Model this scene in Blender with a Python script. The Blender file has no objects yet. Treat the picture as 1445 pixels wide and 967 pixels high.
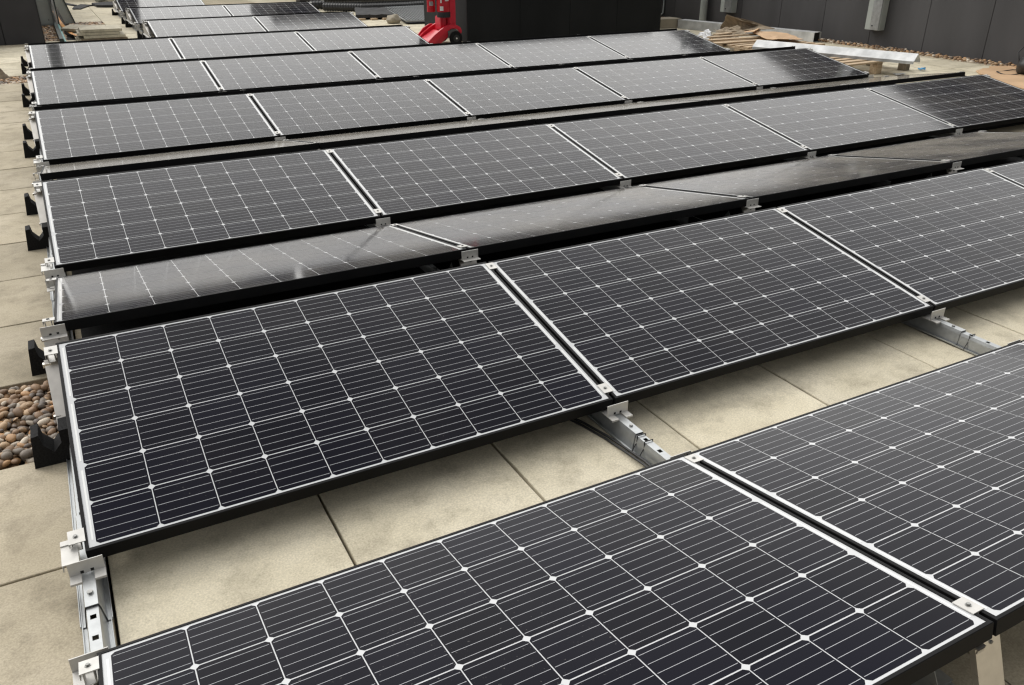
import bpy, bmesh, math, random
from mathutils import Vector, Matrix
random.seed(7)
scene = bpy.context.scene
COL = scene.collection

# ------------------------------------------------------------------ camera
W_, L_, GX, TILT, PITCH = 0.984, 1.6404, 0.0115, 0.177, 2.2908
ZP = 0.12                                   # height of a panel's low edge above the paving
cam_d = bpy.data.cameras.new("camera"); cam = bpy.data.objects.new("camera", cam_d); COL.objects.link(cam)
yaw, pit, rol = 0.4930, 0.4635, 0.0012
d = Vector((math.sin(yaw)*math.cos(pit), math.cos(yaw)*math.cos(pit), -math.sin(pit)))
R = Vector((math.cos(yaw), -math.sin(yaw), 0)); U = R.cross(d)
c_, s_ = math.cos(rol), math.sin(rol)
R, U = c_*R + s_*U, -s_*R + c_*U
M3 = Matrix((R, U, -d)).transposed()
cam.matrix_world = Matrix.Translation((0.1829, 0.3093, 1.4337 + ZP)) @ M3.to_4x4()
cam_d.sensor_width = 36; cam_d.lens = 1163.27/1445*36
cam_d.clip_start = 0.05; cam_d.clip_end = 1000
scene.camera = cam

# ------------------------------------------------------------------ world, sun, exposure
GLOW = (-0.12, 4.6, 29.0)
SUN_EL, SUN_AZ = math.radians(45), math.radians(-40)      # azimuth from +Y towards +X
world = bpy.data.worlds.new("World"); scene.world = world; world.use_nodes = True
wn, wl = world.node_tree.nodes, world.node_tree.links
wn.clear()
out = wn.new("ShaderNodeOutputWorld"); bg = wn.new("ShaderNodeBackground")
sky = wn.new("ShaderNodeTexSky"); sky.sky_type = 'NISHITA'; sky.sun_disc = False
sky.sun_elevation = SUN_EL; sky.sun_rotation = SUN_AZ; sky.dust_density = 3.0
tc = wn.new("ShaderNodeTexCoord"); nz = wn.new("ShaderNodeTexNoise"); nz.inputs['Scale'].default_value = 1.6
nz.inputs['Detail'].default_value = 4; nz.inputs['Roughness'].default_value = 0.5
ramp = wn.new("ShaderNodeValToRGB")
ramp.color_ramp.elements[0].position = 0.3; ramp.color_ramp.elements[0].color = (0.76, 0.75, 0.735, 1)
ramp.color_ramp.elements[1].position = 0.72; ramp.color_ramp.elements[1].color = (1.0, 0.985, 0.95, 1)
# thin overcast: the cloud layer is brightest round the veiled sun, low beyond the far end of the roof
dt = wn.new("ShaderNodeVectorMath"); dt.operation = 'DOT_PRODUCT'
gb = Vector((0.0, 0.88, 0.58)).normalized(); dt.inputs[1].default_value = gb
gr = wn.new("ShaderNodeMapRange"); gr.interpolation_type = 'SMOOTHERSTEP'; gr.inputs['From Min'].default_value = GLOW[0]; gr.inputs['From Max'].default_value = 1.0
gr.inputs['To Min'].default_value = GLOW[1]; gr.inputs['To Max'].default_value = GLOW[2]
mul = wn.new("ShaderNodeVectorMath"); mul.operation = 'SCALE'
mix = wn.new("ShaderNodeMix"); mix.data_type = 'RGBA'; mix.inputs[0].default_value = 0.88
wl.new(tc.outputs['Generated'], nz.inputs['Vector']); wl.new(nz.outputs['Fac'], ramp.inputs[0])
wl.new(tc.outputs['Generated'], dt.inputs[0]); wl.new(dt.outputs['Value'], gr.inputs['Value']); wl.new(gr.outputs[0], mul.inputs['Scale'])
wl.new(ramp.outputs[0], mul.inputs[0]); wl.new(sky.outputs[0], mix.inputs[6]); wl.new(mul.outputs[0], mix.inputs[7])
wl.new(mix.outputs[2], bg.inputs['Color']); bg.inputs['Strength'].default_value = 0.10
wl.new(bg.outputs[0], out.inputs[0])
sd = bpy.data.lights.new("sun", 'SUN'); sun = bpy.data.objects.new("sun", sd); COL.objects.link(sun)
sd.energy = 0.8; sd.angle = math.radians(20); sd.color = (1.0, 0.96, 0.9)
sv = Vector((math.sin(SUN_AZ)*math.cos(SUN_EL), math.cos(SUN_AZ)*math.cos(SUN_EL), math.sin(SUN_EL)))
sun.rotation_euler = sv.to_track_quat('Z', 'Y').to_euler(); sun.location = (0, 5, 12)
scene.view_settings.view_transform = 'Standard'; scene.view_settings.look = 'None'
scene.view_settings.exposure = 0.0; scene.view_settings.gamma = 1.0
scene.render.engine = 'CYCLES'
scene.cycles.use_denoising = True; scene.cycles.max_bounces = 6; scene.cycles.filter_width = 1.3

# ------------------------------------------------------------------ materials
def mat(name, col, rough=0.6, metal=0.0, var=0.12, scale=8.0, bump=0.0, bscale=60.0, col2=None, spec=0.5,
        rnd=0.0, rvar=0.0, stretch=None, coat=0.0, detail=5):
    m = bpy.data.materials.new(name); m.use_nodes = True
    n, l = m.node_tree.nodes, m.node_tree.links
    b = n['Principled BSDF']; b.inputs['Roughness'].default_value = rough; b.inputs['Metallic'].default_value = metal
    b.inputs['Specular IOR Level'].default_value = spec; b.inputs['Coat Weight'].default_value = coat
    t = n.new("ShaderNodeTexCoord"); src = t.outputs['Object']
    if stretch:
        mp = n.new("ShaderNodeMapping"); mp.inputs['Scale'].default_value = stretch; l.new(src, mp.inputs[0]); src = mp.outputs[0]
    z = n.new("ShaderNodeTexNoise"); z.inputs['Scale'].default_value = scale; z.inputs['Detail'].default_value = detail
    l.new(src, z.inputs['Vector'])
    r = n.new("ShaderNodeValToRGB")
    c2 = col2 or tuple(min(1, c*(1+var)) for c in col); c1 = col if col2 else tuple(c*(1-var) for c in col)
    r.color_ramp.elements[0].position = 0.35; r.color_ramp.elements[0].color = (*c1, 1)
    r.color_ramp.elements[1].position = 0.65; r.color_ramp.elements[1].color = (*c2, 1)
    l.new(z.outputs['Fac'], r.inputs[0]); cur = r.outputs[0]
    if rnd:
        oi = n.new("ShaderNodeObjectInfo"); mr = n.new("ShaderNodeMapRange")
        mr.inputs['To Min'].default_value = 1-rnd; mr.inputs['To Max'].default_value = 1+rnd
        l.new(oi.outputs['Random'], mr.inputs['Value'])
        sc = n.new("ShaderNodeVectorMath"); sc.operation = 'SCALE'; l.new(cur, sc.inputs[0]); l.new(mr.outputs[0], sc.inputs['Scale']); cur = sc.outputs[0]
    l.new(cur, b.inputs['Base Color'])
    if rvar:
        mr2 = n.new("ShaderNodeMapRange"); mr2.inputs['To Min'].default_value = rough-rvar; mr2.inputs['To Max'].default_value = rough+rvar
        l.new(z.outputs['Fac'], mr2.inputs['Value']); l.new(mr2.outputs[0], b.inputs['Roughness'])
    if bump:
        z2 = n.new("ShaderNodeTexNoise"); z2.inputs['Scale'].default_value = bscale; z2.inputs['Detail'].default_value = 6
        l.new(src, z2.inputs['Vector'])
        bm_ = n.new("ShaderNodeBump"); bm_.inputs['Strength'].default_value = bump; bm_.inputs['Distance'].default_value = 0.004
        l.new(z2.outputs['Fac'], bm_.inputs['Height']); l.new(bm_.outputs[0], b.inputs['Normal'])
    return m

def glazed(name, col, rough, rnd=0.0, dust=0.02):
    """a surface lying directly under the textured solar glass: dark or white base, glossy dielectric top, thin dust"""
    m = bpy.data.materials.new(name); m.use_nodes = True
    n, l = m.node_tree.nodes, m.node_tree.links
    b = n['Principled BSDF']; b.inputs['Specular IOR Level'].default_value = 0.0
    g = n.new("ShaderNodeNewGeometry"); z = n.new("ShaderNodeTexNoise"); z.inputs['Scale'].default_value = 2.2; z.inputs['Detail'].default_value = 7
    l.new(g.outputs['Position'], z.inputs['Vector'])
    fine = n.new("ShaderNodeTexNoise"); fine.inputs['Scale'].default_value = 120; fine.inputs['Detail'].default_value = 3
    l.new(g.outputs['Position'], fine.inputs['Vector'])
    th = n.new("ShaderNodeMapRange"); th.inputs['From Min'].default_value = 0.69; th.inputs['From Max'].default_value = 0.76
    l.new(fine.outputs['Fac'], th.inputs['Value'])
    th2 = n.new("ShaderNodeMapRange"); th2.inputs['From Min'].default_value = 0.5; th2.inputs['From Max'].default_value = 0.7
    th2.inputs['To Max'].default_value = 0.35; l.new(z.outputs['Fac'], th2.inputs['Value'])
    sp = n.new("ShaderNodeMath"); sp.operation = 'MULTIPLY'; l.new(th.outputs[0], sp.inputs[0]); l.new(th2.outputs[0], sp.inputs[1])
    ds = n.new("ShaderNodeMapRange"); ds.inputs['To Min'].default_value = dust*0.4; ds.inputs['To Max'].default_value = dust*1.6
    ds.inputs['From Min'].default_value = 0.3; ds.inputs['From Max'].default_value = 0.7
    l.new(z.outputs['Fac'], ds.inputs['Value'])
    ad = n.new("ShaderNodeMath"); ad.operation = 'ADD'; l.new(sp.outputs[0], ad.inputs[0]); l.new(ds.outputs[0], ad.inputs[1])
    oi = n.new("ShaderNodeObjectInfo"); mr = n.new("ShaderNodeMapRange"); mr.inputs['To Min'].default_value = 1-rnd; mr.inputs['To Max'].default_value = 1+rnd
    l.new(oi.outputs['Random'], mr.inputs['Value'])
    sc = n.new("ShaderNodeVectorMath"); sc.operation = 'SCALE'; sc.inputs[0].default_value = col; l.new(mr.outputs[0], sc.inputs['Scale'])
    mx = n.new("ShaderNodeMix"); mx.data_type = 'RGBA'; l.new(ad.outputs[0], mx.inputs[0]); l.new(sc.outputs[0], mx.inputs[6])
    mx.inputs[7].default_value = (0.42, 0.40, 0.36, 1)
    l.new(mx.outputs[2], b.inputs['Base Color'])
    rr = n.new("ShaderNodeMapRange"); rr.inputs['To Min'].default_value = rough*0.8; rr.inputs['To Max'].default_value = rough*1.25
    # anti-reflective solar glass on top: Schlick reflectance with almost no reflection at normal incidence
    gl = n.new("ShaderNodeBsdfGlossy"); gl.inputs['Color'].default_value = (1, 1, 1, 1)
    l.new(z.outputs['Fac'], rr.inputs['Value']); l.new(rr.outputs[0], gl.inputs['Roughness'])
    dp = n.new("ShaderNodeVectorMath"); dp.operation = 'DOT_PRODUCT'; l.new(g.outputs['Incoming'], dp.inputs[0]); l.new(g.outputs['Normal'], dp.inputs[1])
    om = n.new("ShaderNodeMath"); om.operation = 'SUBTRACT'; om.use_clamp = True; om.inputs[0].default_value = 1; l.new(dp.outputs['Value'], om.inputs[1])
    pw = n.new("ShaderNodeMath"); pw.operation = 'POWER'; pw.inputs[1].default_value = 5.4; l.new(om.outputs[0], pw.inputs[0])
    fr = n.new("ShaderNodeMath"); fr.operation = 'MULTIPLY_ADD'; fr.use_clamp = True; fr.inputs[1].default_value = 0.995; fr.inputs[2].default_value = 0.0012; l.new(pw.outputs[0], fr.inputs[0])
    ms = n.new("ShaderNodeMixShader"); l.new(fr.outputs[0], ms.inputs[0]); l.new(b.outputs[0], ms.inputs[1]); l.new(gl.outputs[0], ms.inputs[2])
    # dust film lying on the glass: shows more the flatter it is looked along
    df = n.new("ShaderNodeBsdfDiffuse"); df.inputs['Color'].default_value = (0.44, 0.405, 0.34, 1)
    p2 = n.new("ShaderNodeMath"); p2.operation = 'POWER'; p2.inputs[1].default_value = 2.0; l.new(dp.outputs['Value'], p2.inputs[0])
    dv = n.new("ShaderNodeMath"); dv.operation = 'DIVIDE'; l.new(ds.outputs[0], dv.inputs[0]); l.new(p2.outputs[0], dv.inputs[1])
    mn = n.new("ShaderNodeMath"); mn.operation = 'MINIMUM'; mn.inputs[1].default_value = 0.22; l.new(dv.outputs[0], mn.inputs[0])
    ds.inputs['From Min'].default_value = 0.36; ds.inputs['From Max'].default_value = 0.66; ds.inputs['To Min'].default_value = 0.0005; ds.inputs['To Max'].default_value = 0.0034
    m2 = n.new("ShaderNodeMixShader"); l.new(mn.outputs[0], m2.inputs[0]); l.new(ms.outputs[0], m2.inputs[1]); l.new(df.outputs[0], m2.inputs[2])
    l.new(m2.outputs[0], n['Material Output'].inputs['Surface'])
    return m

def concrete(name, col, rnd=0.07):
    m = bpy.data.materials.new(name); m.use_nodes = True
    n, l = m.node_tree.nodes, m.node_tree.links
    b = n['Principled BSDF']; b.inputs['Roughness'].default_value = 0.85; b.inputs['Specular IOR Level'].default_value = 0.25
    g = n.new("ShaderNodeNewGeometry")
    def noise(s, det, rough=0.55):
        z = n.new("ShaderNodeTexNoise"); z.inputs['Scale'].default_value = s; z.inputs['Detail'].default_value = det
        z.inputs['Roughness'].default_value = rough; l.new(g.outputs['Position'], z.inputs['Vector']); return z
    big, mid, fine = noise(2.3, 7, .65), noise(7, 10, .72), noise(170, 4, .7)
    r = n.new("ShaderNodeValToRGB"); e = r.color_ramp.elements
    e[0].position = 0.30; e[0].color = (col[0]*.74, col[1]*.73, col[2]*.70, 1)
    e[1].position = 0.62; e[1].color = (*col, 1)
    x = e.new(0.45); x.color = (col[0]*.9, col[1]*.895, col[2]*.87, 1)
    l.new(big.outputs['Fac'], r.inputs[0])
    # dark stains with a shape of their own
    st = n.new("ShaderNodeMapRange"); st.inputs['From Min'].default_value = 0.48; st.inputs['From Max'].default_value = 0.68
    st.inputs['To Max'].default_value = 0.62; l.new(mid.outputs['Fac'], st.inputs['Value'])
    mx = n.new("ShaderNodeMix"); mx.data_type = 'RGBA'; l.new(st.outputs[0], mx.inputs[0]); l.new(r.outputs[0], mx.inputs[6])
    mx.inputs[7].default_value = (col[0]*.45, col[1]*.44, col[2]*.42, 1)
    sp = n.new("ShaderNodeMapRange"); sp.inputs['From Min'].default_value = 0.35; sp.inputs['From Max'].default_value = 0.65
    sp.inputs['To Min'].default_value = 0.80; sp.inputs['To Max'].default_value = 1.13; l.new(fine.outputs['Fac'], sp.inputs['Value'])
    oi = n.new("ShaderNodeObjectInfo"); mr = n.new("ShaderNodeMapRange"); mr.inputs['To Min'].default_value = 1-rnd; mr.inputs['To Max'].default_value = 1+rnd
    l.new(oi.outputs['Random'], mr.inputs['Value'])
    mm = n.new("ShaderNodeMath"); mm.operation = 'MULTIPLY'; l.new(sp.outputs[0], mm.inputs[0]); l.new(mr.outputs[0], mm.inputs[1])
    sc = n.new("ShaderNodeVectorMath"); sc.operation = 'SCALE'; l.new(mx.outputs[2], sc.inputs[0]); l.new(mm.outputs[0], sc.inputs['Scale'])
    l.new(sc.outputs[0], b.inputs['Base Color'])
    bp = n.new("ShaderNodeBump"); bp.inputs['Strength'].default_value = 0.25; bp.inputs['Distance'].default_value = 0.002
    l.new(fine.outputs['Fac'], bp.inputs['Height']); l.new(bp.outputs[0], b.inputs['Normal'])
    return m

M = dict(
    frame=mat('black_anodised_frame', (0.0065, 0.0065, 0.007), 0.45, 0.0, 0.2, 6, spec=0.09),
    sheet=glazed('white_backsheet', (0.55, 0.56, 0.57), 0.08, 0, 0.03),
    cell=glazed('monocrystalline_cell', (0.0048, 0.0050, 0.0100), 0.09, 0.20, 0.005),
    busbar=glazed('tinned_busbar', (0.42, 0.43, 0.45), 0.10, 0, 0.04),
    ribbon=glazed('edge_ribbon', (0.72, 0.73, 0.72), 0.12, 0, 0.02),
    galv=mat('galvanised_steel', (0.40, 0.415, 0.42), 0.36, 0.7, 0.10, 25, 0.05, 80, rvar=0.12),
    alu=mat('mill_aluminium', (0.53, 0.52, 0.495), 0.45, 0.30, 0.08, 25, 0.03, 90, rvar=0.08),
    legsteel=mat('bright_rolled_steel', (0.70, 0.67, 0.62), 0.30, 0.9, 0.08, 25, rvar=0.08),
    bolt=mat('zinc_bolt', (0.30, 0.30, 0.29), 0.35, 0.9, 0.2, 50),
    dark=mat('dark_hole', (0.008, 0.008, 0.008), 0.9),
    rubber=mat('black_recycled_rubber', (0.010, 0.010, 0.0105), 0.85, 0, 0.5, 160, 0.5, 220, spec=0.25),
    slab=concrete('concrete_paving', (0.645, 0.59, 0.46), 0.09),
    slab_dark=concrete('darker_concrete_paving', (0.445, 0.392, 0.296), 0.11),  # darker tone of the paving concrete, for the left column and joined slabs
    slab_old=concrete('weathered_concrete', (0.56, 0.52, 0.42)),
    base=mat('joint_bedding', (0.028, 0.024, 0.019), 0.95, 0, 0.3, 12),
    wall=mat('charcoal_render', (0.055, 0.054, 0.056), 0.8, 0, 0.16, 2.2, 0.15, 180, rnd=0.05, stretch=(1, 1, .25), detail=9),
    wall_dark=mat('black_cladding', (0.036, 0.035, 0.038), 0.7, 0, 0.12, 3, 0.1, 120),
    box=mat('matt_black_panel', (0.017, 0.018, 0.018), 0.75, 0, 0.18, 2, 0.05, 100, stretch=(1, 1, .3), detail=9, spec=0.2),
    beige=mat('beige_render', (0.34, 0.30, 0.23), 0.85, 0, 0.10, 4, 0.1, 90),
    columngrey=mat('pale_grey_green_steel', (0.52, 0.55, 0.51), 0.5, 0.05, 0.08, 5, spec=0.4),
    greypaint=mat('grey_painted_steel', (0.36, 0.385, 0.365), 0.5, 0.1, 0.08, 5, spec=0.4),
    red=mat('red_plastic', (0.62, 0.012, 0.035), 0.38, 0, 0.06, 6, coat=0.2),
    redmetal=mat('red_enamel', (0.50, 0.008, 0.018), 0.25, 0, 0.05, 6, coat=0.4),
    white=mat('white_label', (0.75, 0.74, 0.70), 0.6),
    black=mat('black_plastic', (0.016, 0.016, 0.017), 0.5, 0, 0.2, 20),
    card=mat('brown_cardboard', (0.27, 0.215, 0.15), 0.85, 0, 0.22, 7, 0.15, 60, stretch=(1, 5, 1)),
    wood=mat('pallet_softwood', (0.36, 0.26, 0.165), 0.75, 0, 0.3, 6, 0.3, 40, col2=(0.54, 0.42, 0.28), stretch=(1, 9, 9), rnd=0.12),
    woodgrey=mat('weathered_wood_block', (0.20, 0.16, 0.11), 0.8, 0, 0.3, 12, 0.3, 50, rnd=0.1),
    peach=mat('orange_tarpaulin', (0.55, 0.37, 0.22), 0.7, 0, 0.10, 3, 0.1, 30),
    strap=mat('orange_strap', (0.66, 0.30, 0.07), 0.6, 0, 0.08, 20),
    teal=mat('teal_plastic', (0.20, 0.42, 0.40), 0.5, 0, 0.15, 20),
    greenblack=mat('dark_green_steel', (0.03, 0.045, 0.04), 0.5, 0, 0.2, 10),
    poly=mat('white_polythene', (0.66, 0.67, 0.68), 0.35, 0, 0.12, 9, 0.6, 14),
    blue=mat('blue_rag', (0.10, 0.36, 0.62), 0.7, 0, 0.15, 40),
    pvcwhite=mat('scuffed_white_steel', (0.44, 0.45, 0.45), 0.45, 0.15, 0.12, 7, 0.05, 60, col2=(0.64, 0.65, 0.65)),
    felt=mat('bitumen_felt', (0.035, 0.035, 0.036), 0.85, 0, 0.25, 8, 0.4, 50),
)
PEB = [mat('pebble_brown', (0.22, 0.135, 0.075), 0.55, 0, 0.3, 30, rnd=0.25), mat('pebble_tan', (0.37, 0.25, 0.145), 0.55, 0, 0.25, 30, rnd=0.25),
       mat('pebble_grey', (0.17, 0.14, 0.11), 0.55, 0, 0.25, 30, rnd=0.25), mat('pebble_orange', (0.43, 0.25, 0.12), 0.55, 0, 0.25, 30, rnd=0.2),
       mat('pebble_dark', (0.10, 0.072, 0.052), 0.5, 0, 0.25, 30, rnd=0.3), mat('pebble_pale', (0.52, 0.45, 0.36), 0.6, 0, 0.2, 30, rnd=0.2)]

# ------------------------------------------------------------------ helpers
class MB:
    def __init__(s): s.v, s.f, s.mi = [], [], []
    def face(s, pts, mi=0):
        i = len(s.v); s.v += [tuple(p) for p in pts]; s.f.append(tuple(range(i, i+len(pts)))); s.mi.append(mi)
    def box(s, a, b, mi=0, T=None, R_=None):
        x0, y0, z0 = a; x1, y1, z1 = b
        P = [Vector(p) for p in ((x0,y0,z0),(x1,y0,z0),(x1,y1,z0),(x0,y1,z0),(x0,y0,z1),(x1,y0,z1),(x1,y1,z1),(x0,y1,z1))]
        if R_: P = [R_ @ p for p in P]
        if T: P = [p + Vector(T) for p in P]
        i = len(s.v); s.v += [tuple(p) for p in P]
        for q in ((0,3,2,1),(4,5,6,7),(0,1,5,4),(1,2,6,5),(2,3,7,6),(3,0,4,7)):
            s.f.append(tuple(i+k for k in q)); s.mi.append(mi)
    def prism(s, poly, axis, a, b, mi=0):
        """extrude a closed polygon (list of 2-tuples) along axis from a to b. axis 'x': (y,z); 'y': (x,z); 'z': (x,y)"""
        def P(p, t): return {'x': (t, p[0], p[1]), 'y': (p[0], t, p[1]), 'z': (p[0], p[1], t)}[axis]
        n = len(poly); i = len(s.v)
        s.v += [P(p, a) for p in poly] + [P(p, b) for p in poly]
        s.f.append(tuple(i+k for k in range(n))[::-1]); s.f.append(tuple(i+n+k for k in range(n))); s.mi += [mi, mi]
        for k in range(n):
            s.f.append((i+k, i+(k+1) % n, i+n+(k+1) % n, i+n+k)); s.mi.append(mi)
    def cyl(s, c, r, h, axis='z', n=16, mi=0, r2=None):
        r2 = r if r2 is None else r2
        def P(a, rr, t):
            u, v = rr*math.cos(a), rr*math.sin(a)
            return {'z': (c[0]+u, c[1]+v, c[2]+t), 'x': (c[0]+t, c[1]+u, c[2]+v), 'y': (c[0]+u, c[1]+t, c[2]+v)}[axis]
        i = len(s.v)
        s.v += [P(2*math.pi*k/n, r, 0) for k in range(n)] + [P(2*math.pi*k/n, r2, h) for k in range(n)]
        s.f.append(tuple(i+k for k in range(n))[::-1]); s.f.append(tuple(i+n+k for k in range(n))); s.mi += [mi, mi]
        for k in range(n):
            s.f.append((i+k, i+(k+1) % n, i+n+(k+1) % n, i+n+k)); s.mi.append(mi)
    def tube(s, pts, r, n=8, mi=0):
        pts = [Vector(p) for p in pts]; rings = []
        for k, p in enumerate(pts):
            t = (pts[min(k+1, len(pts)-1)] - pts[max(k-1, 0)]).normalized()
            a = t.cross(Vector((0, 0, 1)))
            if a.length < 1e-3: a = t.cross(Vector((1, 0, 0)))
            a.normalize(); b = t.cross(a)
            i = len(s.v); s.v += [tuple(p + r*(math.cos(2*math.pi*j/n)*a + math.sin(2*math.pi*j/n)*b)) for j in range(n)]
            rings.append(i)
        for k in range(len(rings)-1):
            for j in range(n):
                s.f.append((rings[k]+j, rings[k]+(j+1) % n, rings[k+1]+(j+1) % n, rings[k+1]+j)); s.mi.append(mi)
        for i in (rings[0], rings[-1]): s.f.append(tuple(i+j for j in range(n))); s.mi.append(mi)
    def mesh(s, name, mats, smooth=False, bevel=0):
        me = bpy.data.meshes.new(name); me.from_pydata(s.v, [], s.f)
        for m in (mats if isinstance(mats, (list, tuple)) else [mats]): me.materials.append(m)
        me.polygons.foreach_set('material_index', s.mi)
        if smooth: me.polygons.foreach_set('use_smooth', [True]*len(s.f))
        bm = bmesh.new(); bm.from_mesh(me); bmesh.ops.recalc_face_normals(bm, faces=bm.faces)
        if bevel:
            bmesh.ops.remove_doubles(bm, verts=bm.verts, dist=1e-5)
            bmesh.ops.bevel(bm, geom=[e for e in bm.edges if len(e.link_faces) == 2 and e.calc_face_angle(0) > 0.5], offset=bevel, segments=2, affect='EDGES', clamp_overlap=True)
        bm.to_mesh(me); bm.free(); me.update(); return me

def link(name, me, parent=None, loc=None, rot=None, kind=None, label=None):
    o = bpy.data.objects.new(name, me); COL.objects.link(o)
    if parent: o.parent = parent
    if loc is not None: o.location = loc
    if rot is not None: o.rotation_euler = rot
    if kind: o['kind'] = kind
    if label: o['label'] = label
    return o
def thing(name, label, cat, loc=(0, 0, 0), rot=(0, 0, 0), group=None, me=None):
    o = link(name, me, None, loc, rot); o['label'] = label; o['category'] = cat
    if group: o['group'] = group
    return o
def part(name, mb, m, parent, bevel=0, smooth=False, **k):
    return link(name, mb.mesh(name, m, smooth, bevel), parent, **k)
def one(name, mb, m, label, cat, bevel=0, smooth=False, loc=(0, 0, 0), rot=(0, 0, 0), group=None):
    return thing(name, label, cat, loc, rot, group, mb.mesh(name, m, smooth, bevel))

# ------------------------------------------------------------------ ground and paving
mb = MB(); mb.face([(-300, -300, -0.05), (300, -300, -0.05), (300, 300, -0.05), (-300, 300, -0.05)])
link('ground', mb.mesh('ground', M['base']), kind='structure')
paving = link('pavement', None, kind='structure')
SX, SY, X0, Y0 = 0.600, 0.604, 0.0334, 2.4153
def slab_mesh(seed, m='slab'):
    r = random.Random(seed); mb = MB(); w, h = SX-0.0075, SY-0.0075
    n = 14; P = []
    for k in range(4):           # slightly uneven arrises
        a, b = [(0, 0), (w, 0), (w, h), (0, h)][k], [(w, 0), (w, h), (0, h), (0, 0)][k]
        for j in range(n//2):
            t = j/(n//2); nx, ny = (b[1]-a[1])/0.6, -(b[0]-a[0])/0.6
            o_ = r.uniform(-0.0013, 0.0003) if j else 0
            P.append((a[0]+(b[0]-a[0])*t+nx*o_, a[1]+(b[1]-a[1])*t+ny*o_))
    mb.prism(P, 'z', -0.04, -0.0025)
    i = 0; c = (w/2, h/2); T = [(c[0]+(p[0]-c[0])*0.993, c[1]+(p[1]-c[1])*0.993) for p in P]
    mb.face([(p[0], p[1], 0) for p in T])
    for k in range(len(P)):
        k2 = (k+1) % len(P); mb.face([(P[k][0], P[k][1], -0.0025), (P[k2][0], P[k2][1], -0.0025), (T[k2][0], T[k2][1], 0), (T[k][0], T[k][1], 0)])
    return mb.mesh('paving_slab', M[m])
SLABS = [slab_mesh(s) for s in range(5)]; DARK_SLABS = [slab_mesh(s+9, 'slab_dark') for s in range(4)]
GRAVEL = {(-1, 1), (-1, 15), (1, 26)}
def open_ground(x, y):
    """slabs the picture shows (not under the array)"""
    if x < -0.7 or x > 10.9 or y > 24 or y < 0.9: return False
    if x < 0.02: return y < 15
    if 1.7 < y < 2.45: return x < 5.5
    if y > 13.6 and x < 1.7: return True
    if y > 12.5 and 4.9 < x: return x < 8.5 or (x > 9.6 and y < 14.5)
    if 6.9 < y < 12.4 and x > 7.8 - (0.0 if y < 9 else 0): return True
    if 4.5 < y < 7 and x > 7.9: return True
    return False
far = MB(); nsl = 0
for i in range(-8, 20):
    for j in range(-5, 38):
        if (i, j) in GRAVEL: continue
        x, y = X0+i*SX, Y0+j*SY
        if x > 10.9: continue
        if (x < 0.4 and y > 15.1 and x > -9): 
            if x < 0.4: continue
        dz, rx, ry = random.uniform(-.001, .001), random.uniform(-.0015, .0015), random.uniform(-.0015, .0015)
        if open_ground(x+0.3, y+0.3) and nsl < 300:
            link('paving_slab', (DARK_SLABS[(i+j*3) % 4] if i < 0 and j < 16 else SLABS[(i*7+j*3) % 5]), paving, (x+0.0037, y+0.0037, dz), (rx, ry, 0)); nsl += 1
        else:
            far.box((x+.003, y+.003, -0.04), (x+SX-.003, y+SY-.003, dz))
part('paving_slabs', far, M['slab_dark'], paving, kind='stuff')

# pebbles
def pebble_mesh(k, mi):
    r = random.Random(k*31+5); bm = bmesh.new(); bmesh.ops.create_icosphere(bm, subdivisions=2, radius=1)
    ax = [r.uniform(.75, 1.25) for _ in range(3)]
    ph = [r.uniform(0, 6) for _ in range(6)]
    for v in bm.verts:
        c = v.co; s = 1+.13*math.sin(2.3*c.x+ph[0])*math.cos(1.9*c.y+ph[1])+.09*math.sin(3.1*c.z+ph[2]+c.x)
        v.co = Vector((c.x*1.15*ax[0]*s, c.y*.85*ax[1]*s, c.z*.6*ax[2]*s))
    me = bpy.data.meshes.new('pebble'); bm.to_mesh(me); bm.free(); me.materials.append(PEB[mi])
    me.polygons.foreach_set('use_smooth', [True]*len(me.polygons)); return me
PEBM = [pebble_mesh(k, [0, 1, 2, 0, 3, 4, 1, 5, 2, 4, 1, 0][k]) for k in range(12)]
LOWP = []
for k in range(8):
    bm = bmesh.new(); bmesh.ops.create_icosphere(bm, subdivisions=1, radius=1); r = random.Random(k)
    for v in bm.verts: v.co = Vector((v.co.x*1.15, v.co.y*.85, v.co.z*.6))*r.uniform(.85, 1.15)
    bm.verts.ensure_lookup_table(); LOWP.append(([v.co.copy() for v in bm.verts], [[v.index for v in f.verts] for f in bm.faces])); bm.free()
def pebble_heap(name, parent, spots):
    """joined pebbles: spots = (x, y, z, r)"""
    mb = MB()
    for (x, y, z, r) in spots:
        vs, fs = random.choice(LOWP); E_ = Matrix.Rotation(random.uniform(0, 6.3), 3, 'Z') @ Matrix.Rotation(random.uniform(-.5, .5), 3, 'X')
        i = len(mb.v); mi = random.choice([0, 1, 1, 2, 0, 3, 4, 5, 1, 0])
        mb.v += [tuple(E_ @ (v*r) + Vector((x, y, z))) for v in vs]
        mb.f += [tuple(i+q for q in f) for f in fs]; mb.mi += [mi]*len(fs)
    me = mb.mesh(name, PEB, smooth=True); return link(name, me, parent, kind='stuff')
def scatter(x0, x1, y0, y1, step, z, rr, jit=.45):
    S = []; y = y0
    while y < y1:
        x = x0
        while x < x1:
            S.append((x+random.uniform(-jit, jit)*step, y+random.uniform(-jit, jit)*step, z+random.uniform(-.3, .4)*rr, rr*random.uniform(.7, 1.25))); x += step
        y += step
    return S
bed = link('gravel', None, kind='structure')
gx0, gx1, gy0, gy1 = X0-SX+.015, X0-.012, Y0+SY+.015, Y0+2*SY-.012
lower = scatter(gx0, gx1, gy0, gy1, .03, -.028, .021)
upper = scatter(gx0+.01, gx1-.01, gy0+.012, gy1-.01, .0255, -.006, .0205)
upper = [p for p in upper if gx0+.005 < p[0] < gx1-.005 and gy0+.012 < p[1] < gy1-.008]
upper.sort(key=lambda p: -p[0])
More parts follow.
